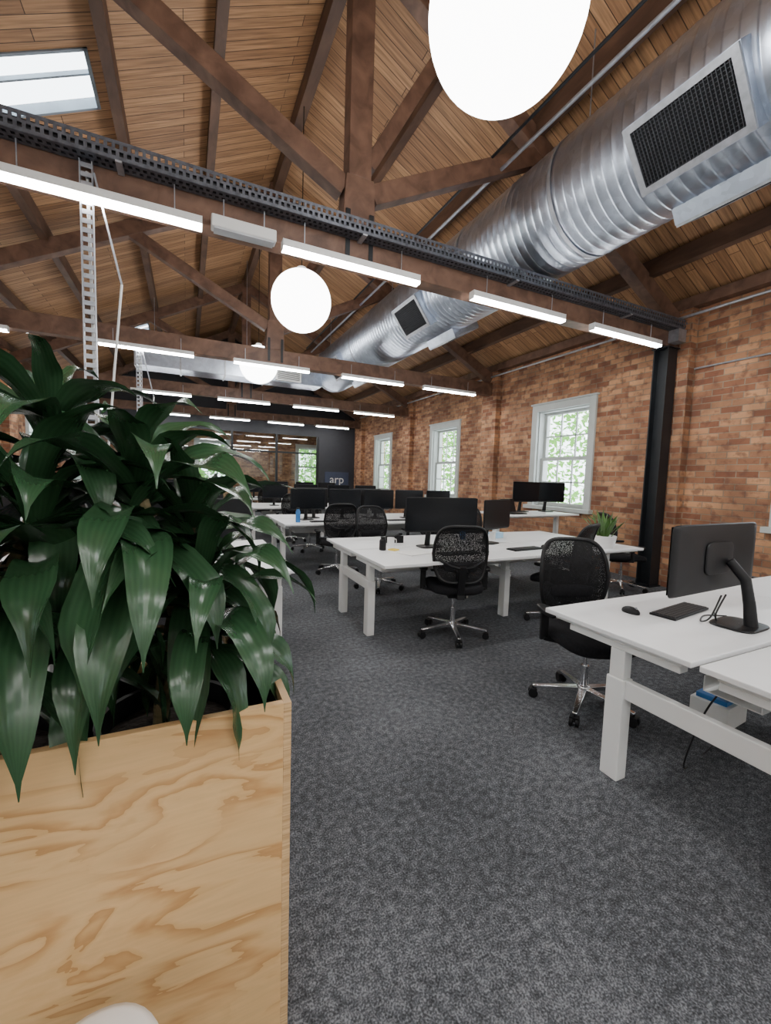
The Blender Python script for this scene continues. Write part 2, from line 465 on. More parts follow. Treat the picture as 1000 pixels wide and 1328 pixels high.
# ------------------------------------------------------------------ windows
def window(n, fn, w, z0, z1):
    """fn(u, d, z): u across the opening, d depth outward from wall face"""
    def bx(mb, u0, u1, d0, d1, a, b):
        mb.hexa([fn(u0, d0, a), fn(u1, d0, a), fn(u1, d1, a), fn(u0, d1, a), fn(u0, d0, b), fn(u1, d0, b), fn(u1, d1, b), fn(u0, d1, b)])
    m = MB()
    A = .10
    bx(m, -w-A, -w+.03, -.04, .02, z0-.02, z1+A); bx(m, w-.03, w+A, -.04, .02, z0-.02, z1+A)
    bx(m, -w+.03, w-.03, -.04, .02, z1-.03, z1+A); bx(m, -w-A-.03, w+A+.03, -.06, .02, z1+A, z1+A+.03)
    bx(m, -w, -w+.05, .02, .30, z0, z1); bx(m, w-.05, w, .02, .30, z0, z1); bx(m, -w+.05, w-.05, .02, .30, z1-.05, z1)
    o = m.obj('window_%d' % n, PAINTW, smooth=False, bevel=.004)
    struct(o, 'tall white painted timber sash window')
    m = MB(); bx(m, -w-A-.05, w+A+.05, -.11, .30, z0-.07, z0); m.obj('sill', PAINTW, o, smooth=False, bevel=.005)
    zm = (z0+z1)/2-.05
    for (a, b, d) in ((zm, z1-.05, .16), (z0, zm+.05, .11)):
        m = MB(); wi = w-.05
        bx(m, -wi, -wi+.06, d, d+.045, a, b); bx(m, wi-.06, wi, d, d+.045, a, b)
        bx(m, -wi+.06, wi-.06, d, d+.045, a, a+.07); bx(m, -wi+.06, wi-.06, d, d+.045, b-.05, b)
        for k in (1, 2):
            u = -wi+.06+(2*wi-.12)*k/3; bx(m, u-.012, u+.012, d+.01, d+.035, a+.07, b-.05)
        zz = (a+b)/2; bx(m, -wi+.06, wi-.06, d+.01, d+.035, zz-.012, zz+.012)
        m.obj('sash', PAINTW, o, smooth=False)
        m = MB(); m.add([fn(-wi+.05, d+.02, a+.04), fn(wi-.05, d+.02, a+.04), fn(wi-.05, d+.02, b-.03), fn(-wi+.05, d+.02, b-.03)], [(0, 1, 2, 3)])
        m.obj('glass', GLASS, o, smooth=False)
k = 1
for y in WIN:
    window(k, lambda u, d, z, y=y: (XR+d, y+u, z), WW, WZ0, WZ1); k += 1
for y in WIN:
    window(k, lambda u, d, z, y=y: (XL-d, y-u, z), WW, WZ0, WZ1); k += 1
for xc, hw in ((1.05, .65), (5.475, .575)):
    window(k, lambda u, d, z, x=xc: (x-u, Y1+d, z), hw, .9, 2.8); k += 1

def foliage(name, x0, x1, y0, y1, z0, z1, n, seed, sz=(.08, .22)):
    rnd = random.Random(seed); m = MB(); m.uv = []
    for i in range(n):
        c = Vector((rnd.uniform(x0, x1), rnd.uniform(y0, y1), rnd.uniform(z0, z1)))
        # clump the leaves so that sky shows in soft gaps
        dens = math.sin(c.y*1.7+c.x)+math.sin(c.z*2.3+c.y*.8)+.6*math.sin(c.y*4.1-c.z*3)
        if dens < -.55 and rnd.random() < .8: continue
        a = rnd.uniform(*sz); d = Vector((rnd.gauss(0, 1), rnd.gauss(0, 1), rnd.gauss(0, .7))).normalized()
        e = d.cross(Vector((rnd.gauss(0, 1), rnd.gauss(0, 1), rnd.gauss(0, 1)))).normalized()
        m.add([c-d*a, c+e*a*.45, c+d*a, c-e*a*.45], [(0, 1, 2, 3)])
        m.uv += [(0, 0), (.5, .3), (0, 1), (-.5, .3)]
    o = m.obj(name, LEAFO, smooth=False)
    return tag(o, 'dense green tree foliage outside the windows', 'foliage', kind='stuff')
LEAFO = leaf_mat('tree_leaf', (.04, .15, .025), (.24, .46, .11), .5)
nt = LEAFO.node_tree; b = nt.nodes['Principled BSDF']
tr = nt.nodes.new('ShaderNodeBsdfTranslucent'); tr.inputs[0].default_value = (.20, .50, .08, 1)
mx = nt.nodes.new('ShaderNodeMixShader'); mx.inputs[0].default_value = .45
nt.links.new(b.outputs[0], mx.inputs[1]); nt.links.new(tr.outputs[0], mx.inputs[2]); nt.links.new(mx.outputs[0], nt.nodes['Material Output'].inputs['Surface'])
foliage('tree_foliage', 9.0, 12.0, 6.0, 38, -.1, 7.0, 42000, 1, (.06, .15))
foliage('tree_foliage', -6.5, -4.9, 5, 20, -.1, 4.5, 3500, 2)
foliage('tree_foliage', -2, 7.6, 22.2, 23.6, -.1, 5, 5500, 3)

# ------------------------------------------------------------------ roof trusses
def truss(y):
    e = thing('roof_truss', 'dark brown timber king post roof truss with bolted braces', 'roof truss', (XM, y, 0), group='timber roof trusses')
    hs = XR-.14-XM
    m = MB(); m.box(-hs, hs, -.09, .09, 3.31, 3.57); m.obj('tie_beam', TIMBER, e, False, .008)
    m = MB()
    m.hexa([(-.16, -.085, 3.57), (.16, -.085, 3.57), (.16, .085, 3.57), (-.16, .085, 3.57), (-.13, -.085, 4.05), (.13, -.085, 4.05), (.13, .085, 4.05), (-.13, .085, 4.05)])
    m.box(-.105, .105, -.08, .08, 4.05, RIDGE-.1)
    m.obj('king_post', TIMBER, e, False, .006)
    for s in (-1, 1):
        m = MB(); m.beam((s*hs, 0, EAVE-.28), (s*.05, 0, RIDGE-.28), .15, .20); m.obj('rafter', TIMBER, e, False, .006)
        m = MB(); m.beam((s*.13, 0, 3.95), (s*2.25, 0, 5.03), .13, .17); m.obj('brace', TIMBER, e, False, .006)
        m = MB(); m.box(s*.11-.02, s*.11+.02, -.10, .10, 3.36, 3.75); m.obj('iron_strap', BLACKS, e, False)
    m = MB(); m.beam((.1, .0, 4.2), (.95, .0, 5.68), .10, .12); m.obj('strut', TIMBER, e, False, .006)
    return e
T0 = truss(TR[0])
for y in TR[1:]: clone(T0, (XM, y, 0))
m = MB(); m.box(-.05, .05, Y0+.01, Y1-.02, -.20, .0)
pur = None
for s in (-1, 1):
    for d in (1.07, 2.03, 3.16, 4.05):
        x = XM+s*d; z = RIDGE-SL*d-.04
        if pur is None:
            pur = m.obj('roof_purlin', TIMBER2, smooth=False, loc=(x, 0, z))
            tag(pur, 'long dark stained timber roof purlin', 'roof beam', 'roof purlins')
        else:
            c = pur.copy(); COL.objects.link(c); c.location = (x, 0, z)
m = MB(); m.box(-.06, .06, Y0+.01, Y1-.02, -.26, 0)
o = m.obj('ridge_beam', TIMBER2, smooth=False, loc=(XM, 0, RIDGE-.02)); tag(o, 'dark timber ridge beam along the roof apex', 'roof beam')
for s in (-1, 1):
    m = MB(); m.box(-.07, .07, Y0+.01, Y1-.02, -.14, .0)
    o = m.obj('wall_plate', TIMBER, smooth=False, loc=(XM+s*4.76, 0, EAVE+.0)); tag(o, 'brown timber wall plate along the top of the brick wall', 'roof beam')
m = MB(); m.box(-.10, .10, -.10, -.085, 0, 3.31); m.box(-.10, .10, .085, .10, 0, 3.31); m.box(-.008, .008, -.085, .085, 0, 3.31)
m.box(-.12, .12, -.12, .12, 0, .015); m.box(-.12, .12, -.12, .12, 3.295, 3.31)
o = m.obj('steel_column', BLACKS, smooth=False, loc=(5.98, TR[0], 0)); tag(o, 'black painted steel column supporting the truss end', 'column')

# ------------------------------------------------------------------ cable tray on first truss
e = thing('cable_tray', 'dark perforated metal cable tray full of cables', 'cable tray')
m = MB(); yt = 3.585; L0, L1 = XL+.2, 5.98
ZT = 3.50
for yy in (yt-.065, yt+.065):
    for a, b in ((0, .022), (.052, .068), (.098, .12)): m.box(L0, L1, yy-.003, yy+.003, ZT+a, ZT+b)
    x = L0
    while x < L1:
        m.box(x, x+.020, yy-.003, yy+.003, ZT+.022, ZT+.052); m.box(x+.022, x+.042, yy-.003, yy+.003, ZT+.068, ZT+.098); x += .045
m.box(L0, L1, yt-.065, yt-.04, ZT-.002, ZT+.002); m.box(L0, L1, yt-.01, yt+.01, ZT-.002, ZT+.002); m.box(L0, L1, yt+.04, yt+.065, ZT-.002, ZT+.002)
x = L0
while x < L1:
    m.box(x, x+.02, yt-.04, yt-.01, ZT-.002, ZT+.002); m.box(x+.02, x+.04, yt+.01, yt+.04, ZT-.002, ZT+.002); x += .045
m.obj('perforated_channel', TRAYM, e, False)
CBL = plain('dark_cable', (.02, .022, .027), .5)
for j, (dy, dz, r) in enumerate(((-.04, .03, .022), (.0, .03, .022), (.04, .03, .022), (-.02, .075, .024), (.03, .075, .022))):
    pts = [(L0+(L1-L0)*i/40, yt+dy+.004*math.sin(i*1.3+j), ZT+dz+.004*math.sin(i*.9+2*j)) for i in range(41)]
    m = MB(); m.tube(pts, r, 8); m.obj('cable', CBL, e)
for x in [-2.5, -.4, 1.4, 3.1, 4.9]:
    m = MB(); m.box(x-.02, x+.02, yt-.07, 3.66, ZT-.015, ZT-.002); m.obj('bracket', GALV, e, False)
m = MB(); m.box(5.86, 6.02, 3.52, 3.655, 3.34, 3.50); m.obj('end_bracket', GALV, e, False)

# ------------------------------------------------------------------ strip lights
def strip(L=1.26):
    e = thing('strip_light', 'slim white linear LED strip light, switched on, under the tie beam', 'light', group='linear strip lights')
    m = MB(); m.box(-L/2, L/2, -.04, .04, .0, .055); m.box(-L/2-.004, -L/2, -.042, .042, -.025, .056); m.box(L/2, L/2+.004, -.042, .042, -.025, .056)
    m.obj('housing', WHITEM, e, False, .003)
    m = MB(); m.box(-L/2, L/2, -.034, .034, -.024, .0); m.obj('diffuser', STRIP, e, False)
    for x in (-.45, .45):
        m = MB(); m.cyl((x, 0, .05), (x, 0, .24), .004, 6); m.obj('hanger', GALV, e)
    return e
S0 = None
for y in [-3.0, -.15]+TR:  # rows behind the camera are unseen, added as fill for the near end
    for xa in (-3.05+.25, -.515, 1.345, 3.225, 4.96):
        loc = (xa, y-.15, 3.255)
        if S0 is None: S0 = strip(); S0.location = loc
        else: clone(S0, loc)
e = thing('emergency_light', 'white rectangular emergency light box under the cable tray', 'light', (.42, 3.6, 3.26))
m = MB(); m.box(-.24, .24, -.05, .05, 0, .09); m.obj('body', WHITEM, e, False, .01)
m = MB(); m.box(-.22, .22, -.045, .045, -.012, 0); m.obj('lens', plain('lens', (.55, .57, .6), .3), e, False)
for x in (-.15, .15):
    m = MB(); m.cyl((x, 0, .09), (x, 0, .23), .005, 6); m.obj('hanger', GALV, e)

# ------------------------------------------------------------------ globe pendants
def globe():
    e = thing('globe_pendant', 'large glowing opal white globe pendant light', 'light', group='globe pendants')
    m = MB(); m.sphere((0, 0, 0), .385, 48, 32); m.obj('globe_shade', GLOBE, e)
    m = MB(); m.lathe([(.001, .425), (.06, .425), (.07, .375), (.001, .375)], 20); m.obj('fitting', WHITEM, e)
    m = MB(); m.cyl((0, 0, .42), (0, 0, RIDGE-.27-3.72), .006, 6); m.obj('cord', BLACKP, e)
    return e
G0 = globe(); G0.location = (XM+.05, 1.83, 3.73)
for y in (5.68, 9.3): clone(G0, (XM-.02, y, 3.70))
clone(G0, (XM, -1.9, 3.72))  # unseen globe behind the camera, added for fill light

# ------------------------------------------------------------------ spiral duct
DX, DZ, DR = 3.58, 4.22, .545
e = thing('spiral_duct', 'large round galvanised spiral air duct above the tie beams', 'air duct', (DX, 0, DZ))
prof = []
y = -2.6; P = .095
while y < 10.9:
    prof += [(DR, y), (DR, y+P-.028), (DR+.0035, y+P-.022), (DR+.0035, y+P-.014), (DR, y+P-.008)]
    y += P
vs = []; fs = []; n = 72
for r, yy in prof:
    for k in range(n):
        a = 2*math.pi*k/n
        vs.append((r*math.cos(a), yy+P*k/n, r*math.sin(a)))
for i in range(len(prof)-1):
    for k in range(n-1):
        fs.append((i*n+k, (i+1)*n+k, (i+1)*n+(k+1), i*n+(k+1)))
    j = i+5
    if j+1 < len(prof): fs.append((i*n+n-1, (i+1)*n+n-1, (j+1)*n, j*n))
m = MB(); m.add(vs, fs); m.obj('duct_body', DUCT, e, ang=60)
for yy in (-1.2, .2, 3.1, 4.6, 8.4, 10.9):
    m = MB(); m.tube([(0, yy-.02, 0), (0, yy+.02, 0)], DR+.009, 64, caps=False); m.obj('joint_collar', GALV, e, ang=60)
m = MB(); m.cyl((0, 10.9, 0), (0, 10.95, 0), DR+.01, 64); m.obj('end_cap', GALV, e, ang=60)
for yy in (2.9, 6.9, 10.4):
    for s in (-1, 1):
        m = MB(); m.cyl((s*.3, yy, DR*.8), (s*.3, yy, 6.35-SL*(DX+s*.3-XM)-DZ), .006, 6); m.obj('hanger_rod', GALV, e)

def register(y, ang, L=.64, H=.38):
    a = R(ang); nrm = Vector((math.cos(a), 0, math.sin(a))); t = Vector((-math.sin(a), 0, math.cos(a))); yv = Vector((0, 1, 0))
    g = thing('duct_register', 'galvanised collar box with black louvred air grille on the duct', 'air vent', (DX, y, DZ), group='duct registers')
    def bx(mb, t0, t1, y0, y1, n0, n1):
        c = []
        for nn in (n0, n1):
            c += [tuple(t*tt+yv*yy+nrm*nn) for tt, yy in ((t0, y0), (t1, y0), (t1, y1), (t0, y1))]
        mb.hexa(c)
    m = MB(); o = DR+.09
    bx(m, -H/2-.05, H/2+.05, -L/2-.05, L/2+.05, DR-.10, o-.02)
    m.obj('collar_box', DUCT, g, False)
    m = MB()
    bx(m, -H/2-.045, -H/2, -L/2-.045, L/2+.045, o-.02, o); bx(m, H/2, H/2+.045, -L/2-.045, L/2+.045, o-.02, o)
    bx(m, -H/2, H/2, -L/2-.045, -L/2, o-.02, o); bx(m, -H/2, H/2, L/2, L/2+.045, o-.02, o)
    m.obj('grille_frame', GALV, g, False)
    m = MB(); bx(m, -H/2, H/2, -L/2, L/2, o-.0199, o-.018); m.obj('grille_backing', GRILLE, g, False)
    m = MB(); x = -L/2+.012
    while x < L/2: bx(m, -H/2, H/2, x, x+.004, o-.018, o-.004); x += .024
    x = -H/2+.012
    while x < H/2: bx(m, x, x+.004, -L/2, L/2, o-.018, o-.008); x += .024
    m.obj('louvre_grid', GRILLEF, g, False)
for yy in (1.93, 5.82, 9.3):
    register(yy, 180+37); register(yy, -62)

e = thing('rectangular_duct', 'rectangular galvanised cross duct with vent box', 'air duct', (0, 10.6, 3.62))
m = MB(); m.box(-.95, 3.05, -.3, .3, 0, .36)
m.obj('duct_body', DUCT, e, False, .01)
for x in (-.95, -.1, .8, 1.7):
    m = MB(); m.box(x-.015, x+.015, -.32, .32, -.02, .38); m.obj('flange', GALV, e, False)
m = MB(); m.box(1.9, 2.5, -.42, -.30, .02, .30); m.obj('vent_frame', WHITEM, e, False)
m = MB()
for j in range(9): m.box(1.94, 2.46, -.428, -.42, .045+.028*j, .058+.028*j)
m.obj('vent_louvres', GRILLE, e, False)
for x in (-.6, 1.3):
    m = MB(); m.cyl((x, 0, .36), (x, 0, RIDGE-SL*abs(x-XM)-3.62), .006, 6); m.obj('hanger_rod', GALV, e)

def pipe(name, pts, r, mat, label, cat='pipe'):
    m = MB(); m.tube(pts, r, 10); o = m.obj(name, mat); tag(o, label, cat); return o
pipe('conduit', [(2.95, Y0+.1, 4.62), (2.95, 11, 4.62)], .018, GALV, 'grey steel conduit running beside the spiral duct')
pipe('conduit', [(2.83, Y0+.1, 4.70), (2.83, 11, 4.70)], .014, BLACKS, 'thin black conduit running beside the spiral duct')
pipe('conduit', [(XR-.17, Y0+.1, 3.70), (XR-.17, 15.9, 3.70)], .018, GALV, 'steel conduit along the top of the brick wall')
pipe('conduit', [(XR-.02, 2.6, 3.02), (XR-.02, 3.5, 3.02)], .012, GALV, 'short steel conduit clipped to the brick wall')

def pole(x, y, z0, z1, lab):
    e = thing('service_pole', lab, 'service pole', (x, y, 0))
    m = MB()
    for s in (-1, 1): m.box(s*.035-.003, s*.035+.003, -.02, .02, z0, z1)
    z = z0+.03
    while z < z1-.03: m.box(-.033, .033, -.004, .004, z, z+.030); z += .06
    m.obj('perforated_strut', GALV, e, False)
    m = MB(); m.tube([(.0, .03, z0+.1), (.02, .03, z0+1), (.0, .03, z1-.05)], .010, 8); m.obj('cable', WHITEM, e)
    m = MB(); m.beam((.04, .03, z1-.05), (.19, .03, z1-.75), .03, .012); m.obj('brace_strap', GALV, e, False)
    m = MB(); m.tube([(.19, .03, z1-.75), (.14, .03, z1-1.3), (.03, .03, z0+.2)], .008, 8); m.obj('cable', WHITEM, e)
pole(-.60, 3.62, .72, 3.49, 'galvanised perforated power pole dropping from cable tray to desk')
pole(-.64, 7.52, .72, 3.31, 'galvanised perforated power pole dropping from tie beam to desk')

# ------------------------------------------------------------------ glazed partition
m = MB()
m.box(XL, XR, YP, YP+.12, 2.95, 3.5)
m.add([(XL, YP, 3.5), (XR, YP, 3.5), (XR, YP, EAVE), (XM, YP, RIDGE), (XL, YP, EAVE)], [(0, 1, 2, 3, 4)])
m.box(4.75, XR, YP, YP+.12, 0, 2.95)
struct(m.obj('wall_back', DARKG, smooth=False), 'dark grey partition wall with header')
m = MB()
for x in (XL+.04, -1.6, -.1, 1.5, 3.1, 4.7): m.box(x-.04, x+.04, YP, YP+.1, .08, 2.95)
m.box(XL, 4.75, YP, YP+.1, 0, .08); m.box(XL, 4.75, YP+.01, YP+.09, 2.25, 2.31)
o = m.obj('window_30', BLACKS, smooth=False); struct(o, 'black framed internal glazed partition')
m = MB(); m.add([(XL, YP+.05, .05), (4.72, YP+.05, .05), (4.72, YP+.05, 2.95), (XL, YP+.05, 2.95)], [(0, 1, 2, 3)])
m.obj('glass', PGLASS, o, smooth=False)
e = thing('wall_sign', 'dark sign with white lowercase letters on the partition wall', 'sign', (5.5, YP-.03, 1.25))
m = MB(); m.box(-.5, .5, 0, .03, -.3, .35); m.obj('sign_panel', plain('sign_blue', (.04, .055, .10), .4), e, False)
cu = bpy.data.curves.new('t', 'FONT'); cu.body = 'arp'; cu.size = .46; cu.align_x = 'CENTER'; cu.extrude = .004
to = bpy.data.objects.new('t', cu); COL.objects.link(to)
bpy.context.view_layer.update()
me = bpy.data.meshes.new_from_object(to.evaluated_get(bpy.context.evaluated_depsgraph_get()))
bpy.data.objects.remove(to)
me.materials.clear(); me.materials.append(PAPER)
o = bpy.data.objects.new('lettering', me); COL.objects.link(o); o.parent = e; o.location = (0, -.006, -.1); o.rotation_euler = (R(90), 0, 0)
for x in (-1.5, 1.2, 3.9): clone(S0, (x, 18.3, 3.255), label='slim white linear LED strip light in the room behind the glass')

# ------------------------------------------------------------------ desks
DH = .72; DD = .76; DW = 1.62
def bench():
    e = thing('desk_bench', 'white four person back-to-back desk bench with white steel legs', 'desk', group='white desk benches')
    for i in range(2):
        for j in range(2):
            x0 = i*DW+.004; y0 = j*(DD+.03)
            m = MB(); m.box(x0, x0+DW-.008, y0, y0+DD, DH-.026, DH); m.obj('desktop', WHITE, e, False, .004)
            m = MB()
            m.box(x0+.03, x0+DW-.038, y0+.05, y0+DD-.05, DH-.046, DH-.0265); m.obj('sliding_top_frame', WHITEM, e, False, .003)
    c = (2*DD+.03)/2; sp = .35
    for x in (.065, DW, 2*DW-.065):
        for s in (-1, 1):
            m = MB(); yy = c+s*sp
            m.box(x-.035, x+.035, yy-.045, yy+.045, 0, .50); m.box(x-.028, x+.028, yy-.037, yy+.037, .50, DH-.08)
            m.box(x-.03, x+.03, yy-.28, yy+.28, DH-.08, DH-.0465)
            m.obj('leg', WHITEM, e, False, .005)
        m = MB(); m.box(x-.02, x+.02, c-sp+.045, c+sp-.045, .41, .50); m.obj('crossbar', WHITEM, e, False, .004)
    m = MB(); m.box(.3, 2*DW-.3, c-.11, c+.11, .50, .505); m.box(.3, 2*DW-.3, c-.11, c-.105, .505, .57); m.box(.3, 2*DW-.3, c+.105, c+.11, .505, .57)
    for x in (.5, DW-.1, DW+.1, 2*DW-.5): m.box(x-.01, x+.01, c-.105, c+.105, .505, DH-.047)
    m.obj('cable_basket', WHITEM, e, False)
    return e
B0 = bench(); B0.location = (1.82, .15, 0)
BEN = [(1.42, 2.98), (1.25, 5.95), (1.25, 9.05), (1.25, 12.2), (-2.5, 3.05), (-2.5, 5.95), (-2.5, 9.05), (-2.5, 12.2)]
for x, y in BEN: clone(B0, (x, y, 0))
e = thing('standing_desk', 'white sit-stand desk raised high by the brick wall window', 'desk', (4.25, 4.78, 0))
m = MB(); m.box(0, 1.5, 0, .72, .905, .93); m.obj('desktop', WHITE, e, False, .004)
for x in (.12, 1.38):
    m = MB(); m.box(x-.035, x+.035, .31, .40, .03, .55); m.box(x-.028, x+.028, .32, .39, .55, .905); m.box(x-.035, x+.035, .02, .68, 0, .03)
    m.obj('leg', WHITEM, e, False, .004)
m = MB(); m.box(.15, 1.35, .33, .38, .85, .89); m.obj('crossbar', WHITEM, e, False)

# ------------------------------------------------------------------ office chair (faces -Y)
def chair():
    e = thing('office_chair', 'black mesh-back swivel office chair with polished star base', 'chair', group='office chairs')
    m = MB()
    m.lathe([(.001, .13), (.035, .13), (.042, .11), (.042, .07), (.03, .06), (.001, .06)], 20)
    for k in range(5):
        a = 2*math.pi*k/5+.3; d = Vector((math.cos(a), math.sin(a), 0))
        m.beam(Vector((0, 0, .10))+d*.03, Vector((0, 0, .075))+d*.31, .05, .035, w2=.028, h2=.018)
    m.obj('star_base', ALU, e, bevel=.004)
    for k in range(5):
        a = 2*math.pi*k/5+.3; d = Vector((math.cos(a), math.sin(a), 0)); t = Vector((-d.y, d.x, 0)); c = d*.305+Vector((0, 0, .03))
        m = MB()
        m.cyl(c-t*.026, c-t*.008, .030, 16); m.cyl(c+t*.008, c+t*.026, .030, 16)
        m.cyl(c+Vector((0, 0, .0)), c+Vector((0, 0, .045)), .007, 8); m.cyl(c-t*.01, c+t*.01, .008, 8)
        m.beam(c-d*.022+Vector((0, 0, .026)), c+d*.022+Vector((0, 0, .026)), .05, .01)
        m.obj('caster', BLACKP, e)
    m = MB(); m.cyl((0, 0, .12), (0, 0, .26), .026, 16); m.cyl((0, 0, .26), (0, 0, .40), .014, 12); m.obj('gas_lift', ALU, e)
    m = MB(); m.box(-.08, .08, -.12, .16, .385, .43); m.beam((0, .10, .40), (0, .29, .43), .06, .04); m.beam((0, .27, .42), (0, .32, .70), .055, .025, up=(0, 1, 0))
    m.cyl((.08, -.05, .41), (.22, -.07, .40), .006, 8)
    m.obj('tilt_mechanism', BLACKP, e, bevel=.005)
    m = MB()
    m.cushion(0, -.02, .42, .50, .25, .24, 40, 3.6, fn=lambda p: (p[0], p[1], p[2]-.03*max(0, (-p[1]-.12)/.12)**2*.6+.012*(p[0]/.25)**2))
    m.obj('seat', FABRIC, e, ang=60)
    def bk(u, z):
        h = (z-.55)/.48
        return .235+.06*h-.045*math.sin(math.pi*min(1, max(0, h*.9)))-(.045*(u/.24)**2)+.02
    N = 48; ring = []
    for k in range(N):
        a = 2*math.pi*k/N; ca, sa = math.cos(a), math.sin(a)
        z = .79+math.copysign(abs(sa)**(2/4.2), sa)*.245
        wid = .235*(1-.10*((z-.79)/.245 if z > .79 else (.79-z)/.245*1.2))
        u = math.copysign(abs(ca)**(2/4.2), ca)*wid
        ring.append(Vector((u, bk(u, z), z)))
    m = MB(); vs = []; fs = []; n = 8
    for k in range(N):
        d = (ring[(k+1) % N]-ring[k-1]).normalized(); b1 = Vector((0, 1, 0)); b1 = (b1-d*b1.dot(d)).normalized(); b2 = d.cross(b1)
        for j in range(n):
            a = 2*math.pi*j/n; vs.append(ring[k]+b1*math.cos(a)*.014+b2*math.sin(a)*.014)
    for k in range(N):
        for j in range(n): fs.append((k*n+j, k*n+(j+1) % n, ((k+1) % N)*n+(j+1) % n, ((k+1) % N)*n+j))
    m.add(vs, fs)
    m.beam((0, .30, .66), (0, .275, .60), .10, .04)
    m.tube([(-.19, bk(.19, .74)+.015, .74), (-.1, .30, .70), (0, .315, .68), (.1, .30, .70), (.19, bk(.19, .74)+.015, .74)], .012, 8)
    bo = m.obj('backrest_frame', BLACKP, e)
    m = MB(); vs = []; fs = []; K = 8
    for q in range(K+1):
        s = max(.01, q/K)
        for k in range(N):
            u = ring[k].x*s; z = .79+(ring[k].z-.79)*s; vs.append((u, bk(u, z), z))
    for q in range(K):
        for k in range(N): fs.append((q*N+k, q*N+(k+1) % N, (q+1)*N+(k+1) % N, (q+1)*N+k))
    m.add(vs, fs); m.obj('mesh_panel', MESHF, bo)
    m = MB(); m.cushion(0, 0, 0, .02, .15, .045, 24, 4, fn=lambda p: (p[0], bk(p[0], .68+p[1])-.004+p[2]*.8, .68+p[1])); m.obj('lumbar_pad', FABRIC, bo)
    for s in (-1, 1):
        m = MB(); m.beam((s*.20, .0, .42), (s*.29, .0, .44), .05, .02); m.beam((s*.285, .0, .43), (s*.285, .0, .61), .05, .022, up=(0, 1, 0))
        m.cushion(s*.285, -.03, .61, .64, .04, .12, 20, 3)
        m.obj('armrest', BLACKP, e, bevel=.003)
    return e
C0 = chair(); C0.location = (2.31, 1.80, 0); C0.rotation_euler = (0, 0, R(-22))
CH = [(2.20, 3.13, 158), (3.42, 3.02, 200), (2.25, 4.86, 10), (3.62, 4.82, -20), (5.35, 3.72, 60),
      (2.0, 5.85, 175), (3.4, 5.78, 190), (2.1, 7.78, 0), (3.6, 7.8, 15),
      (2.0, 8.9, 180), (3.7, 8.9, 170), (2.0, 10.9, 0), (3.6, 10.9, 5), (2.0, 12.05, 180), (3.6, 12.05, 180),
      (-.3, 2.95, 175), (-1.8, 2.95, 190), (-.2, 4.9, 0), (-.3, 5.8, 180), (-1.8, 5.8, 170), (-.2, 7.8, 10), (-.3, 8.9, 180), (-1.8, 8.9, 180), (4.3, 1.98, 5)]
for x, y, r in CH: clone(C0, (x, y, 0), R(r))

# ------------------------------------------------------------------ monitors (screen faces -Y)
def monitor(W, H, lab, grp, wide):
    e = thing('monitor', lab, 'monitor', group=grp)
    z0 = .17; m = MB()
    m.cushion(0, 0, 0, .022, W/2, H/2, 48, 22, fn=lambda p: (p[0], p[2], z0+H/2+p[1]))
    m.obj('housing', BLACKP, e)
    m = MB(); m.cushion(0, 0, 0, .014, W*.16, H*.24, 32, 6, fn=lambda p: (p[0], .02+p[2], z0+H/2+p[1])); m.obj('rear_cover', BLACKP, e)
    m = MB(); m.box(-W/2+.008, W/2-.008, -.0015, .0015, z0+.016, z0+H-.008); m.obj('screen', SCREEN, e, False)
    sx = -.09 if wide else 0
    m = MB(); m.tube([(sx, .15, .01), (sx, .135, .12), (sx, .11, .24), (sx*.7, .045, .33)], [.03, .026, .024, .022], 12); m.obj('stand_neck', BLACKP, e)
    m = MB(); m.cushion(sx, .10, 0, .014, .13 if wide else .11, .10, 32, 4); m.obj('stand_base', BLACKP, e)
    return e
MU = monitor(.84, .35, 'black ultrawide computer monitor on a stand', 'ultrawide monitors', True); MU.location = (2.46, 1.21, DH); MU.rotation_euler = (0, 0, R(183))
MS = monitor(.56, .33, 'black flat computer monitor on a stand', 'desk monitors', False); MS.location = (3.12, 3.66, DH); MS.rotation_euler = (0, 0, R(20))
clone(MU, (2.36, 3.60, DH), R(-3))
for x, y, r, z in [(5.0, 5.20, 0, .93), (5.52, 5.2, -14, .93),
                (3.20, 1.10, 170, DH), (4.2, 1.2, 182, DH), (4.8, 1.2, 175, DH),
                (1.72, 6.45, 0, DH), (2.35, 6.5, 0, DH), (2.96, 6.5, 0, DH), (3.55, 6.5, 0, DH), (4.15, 6.5, 8, DH),
                (1.9, 6.92, 180, DH), (2.9, 6.92, 180, DH),
                (1.8, 9.6, 0, DH), (2.5, 9.6, 0, DH), (3.3, 9.6, 0, DH), (4.0, 9.6, 0, DH),
                (1.8, 12.8, 0, DH), (2.5, 12.8, 0, DH), (3.3, 12.8, 0, DH), (4.0, 12.8, 0, DH),
                (.2, 3.55, 0, DH), (-.4, 3.55, 5, DH), (-1.3, 3.6, 0, DH), (-1.95, 3.6, 0, DH),
                (.2, 6.5, 0, DH), (-.4, 6.5, 0, DH), (-1.3, 6.5, 0, DH), (-1.95, 6.5, 0, DH),
                (.2, 9.6, 0, DH), (-.5, 9.6, 0, DH), (-1.3, 9.6, 0, DH), (.2, 12.8, 0, DH), (-.5, 12.8, 0, DH)]:
    clone(MS, (x, y, z), R(r))

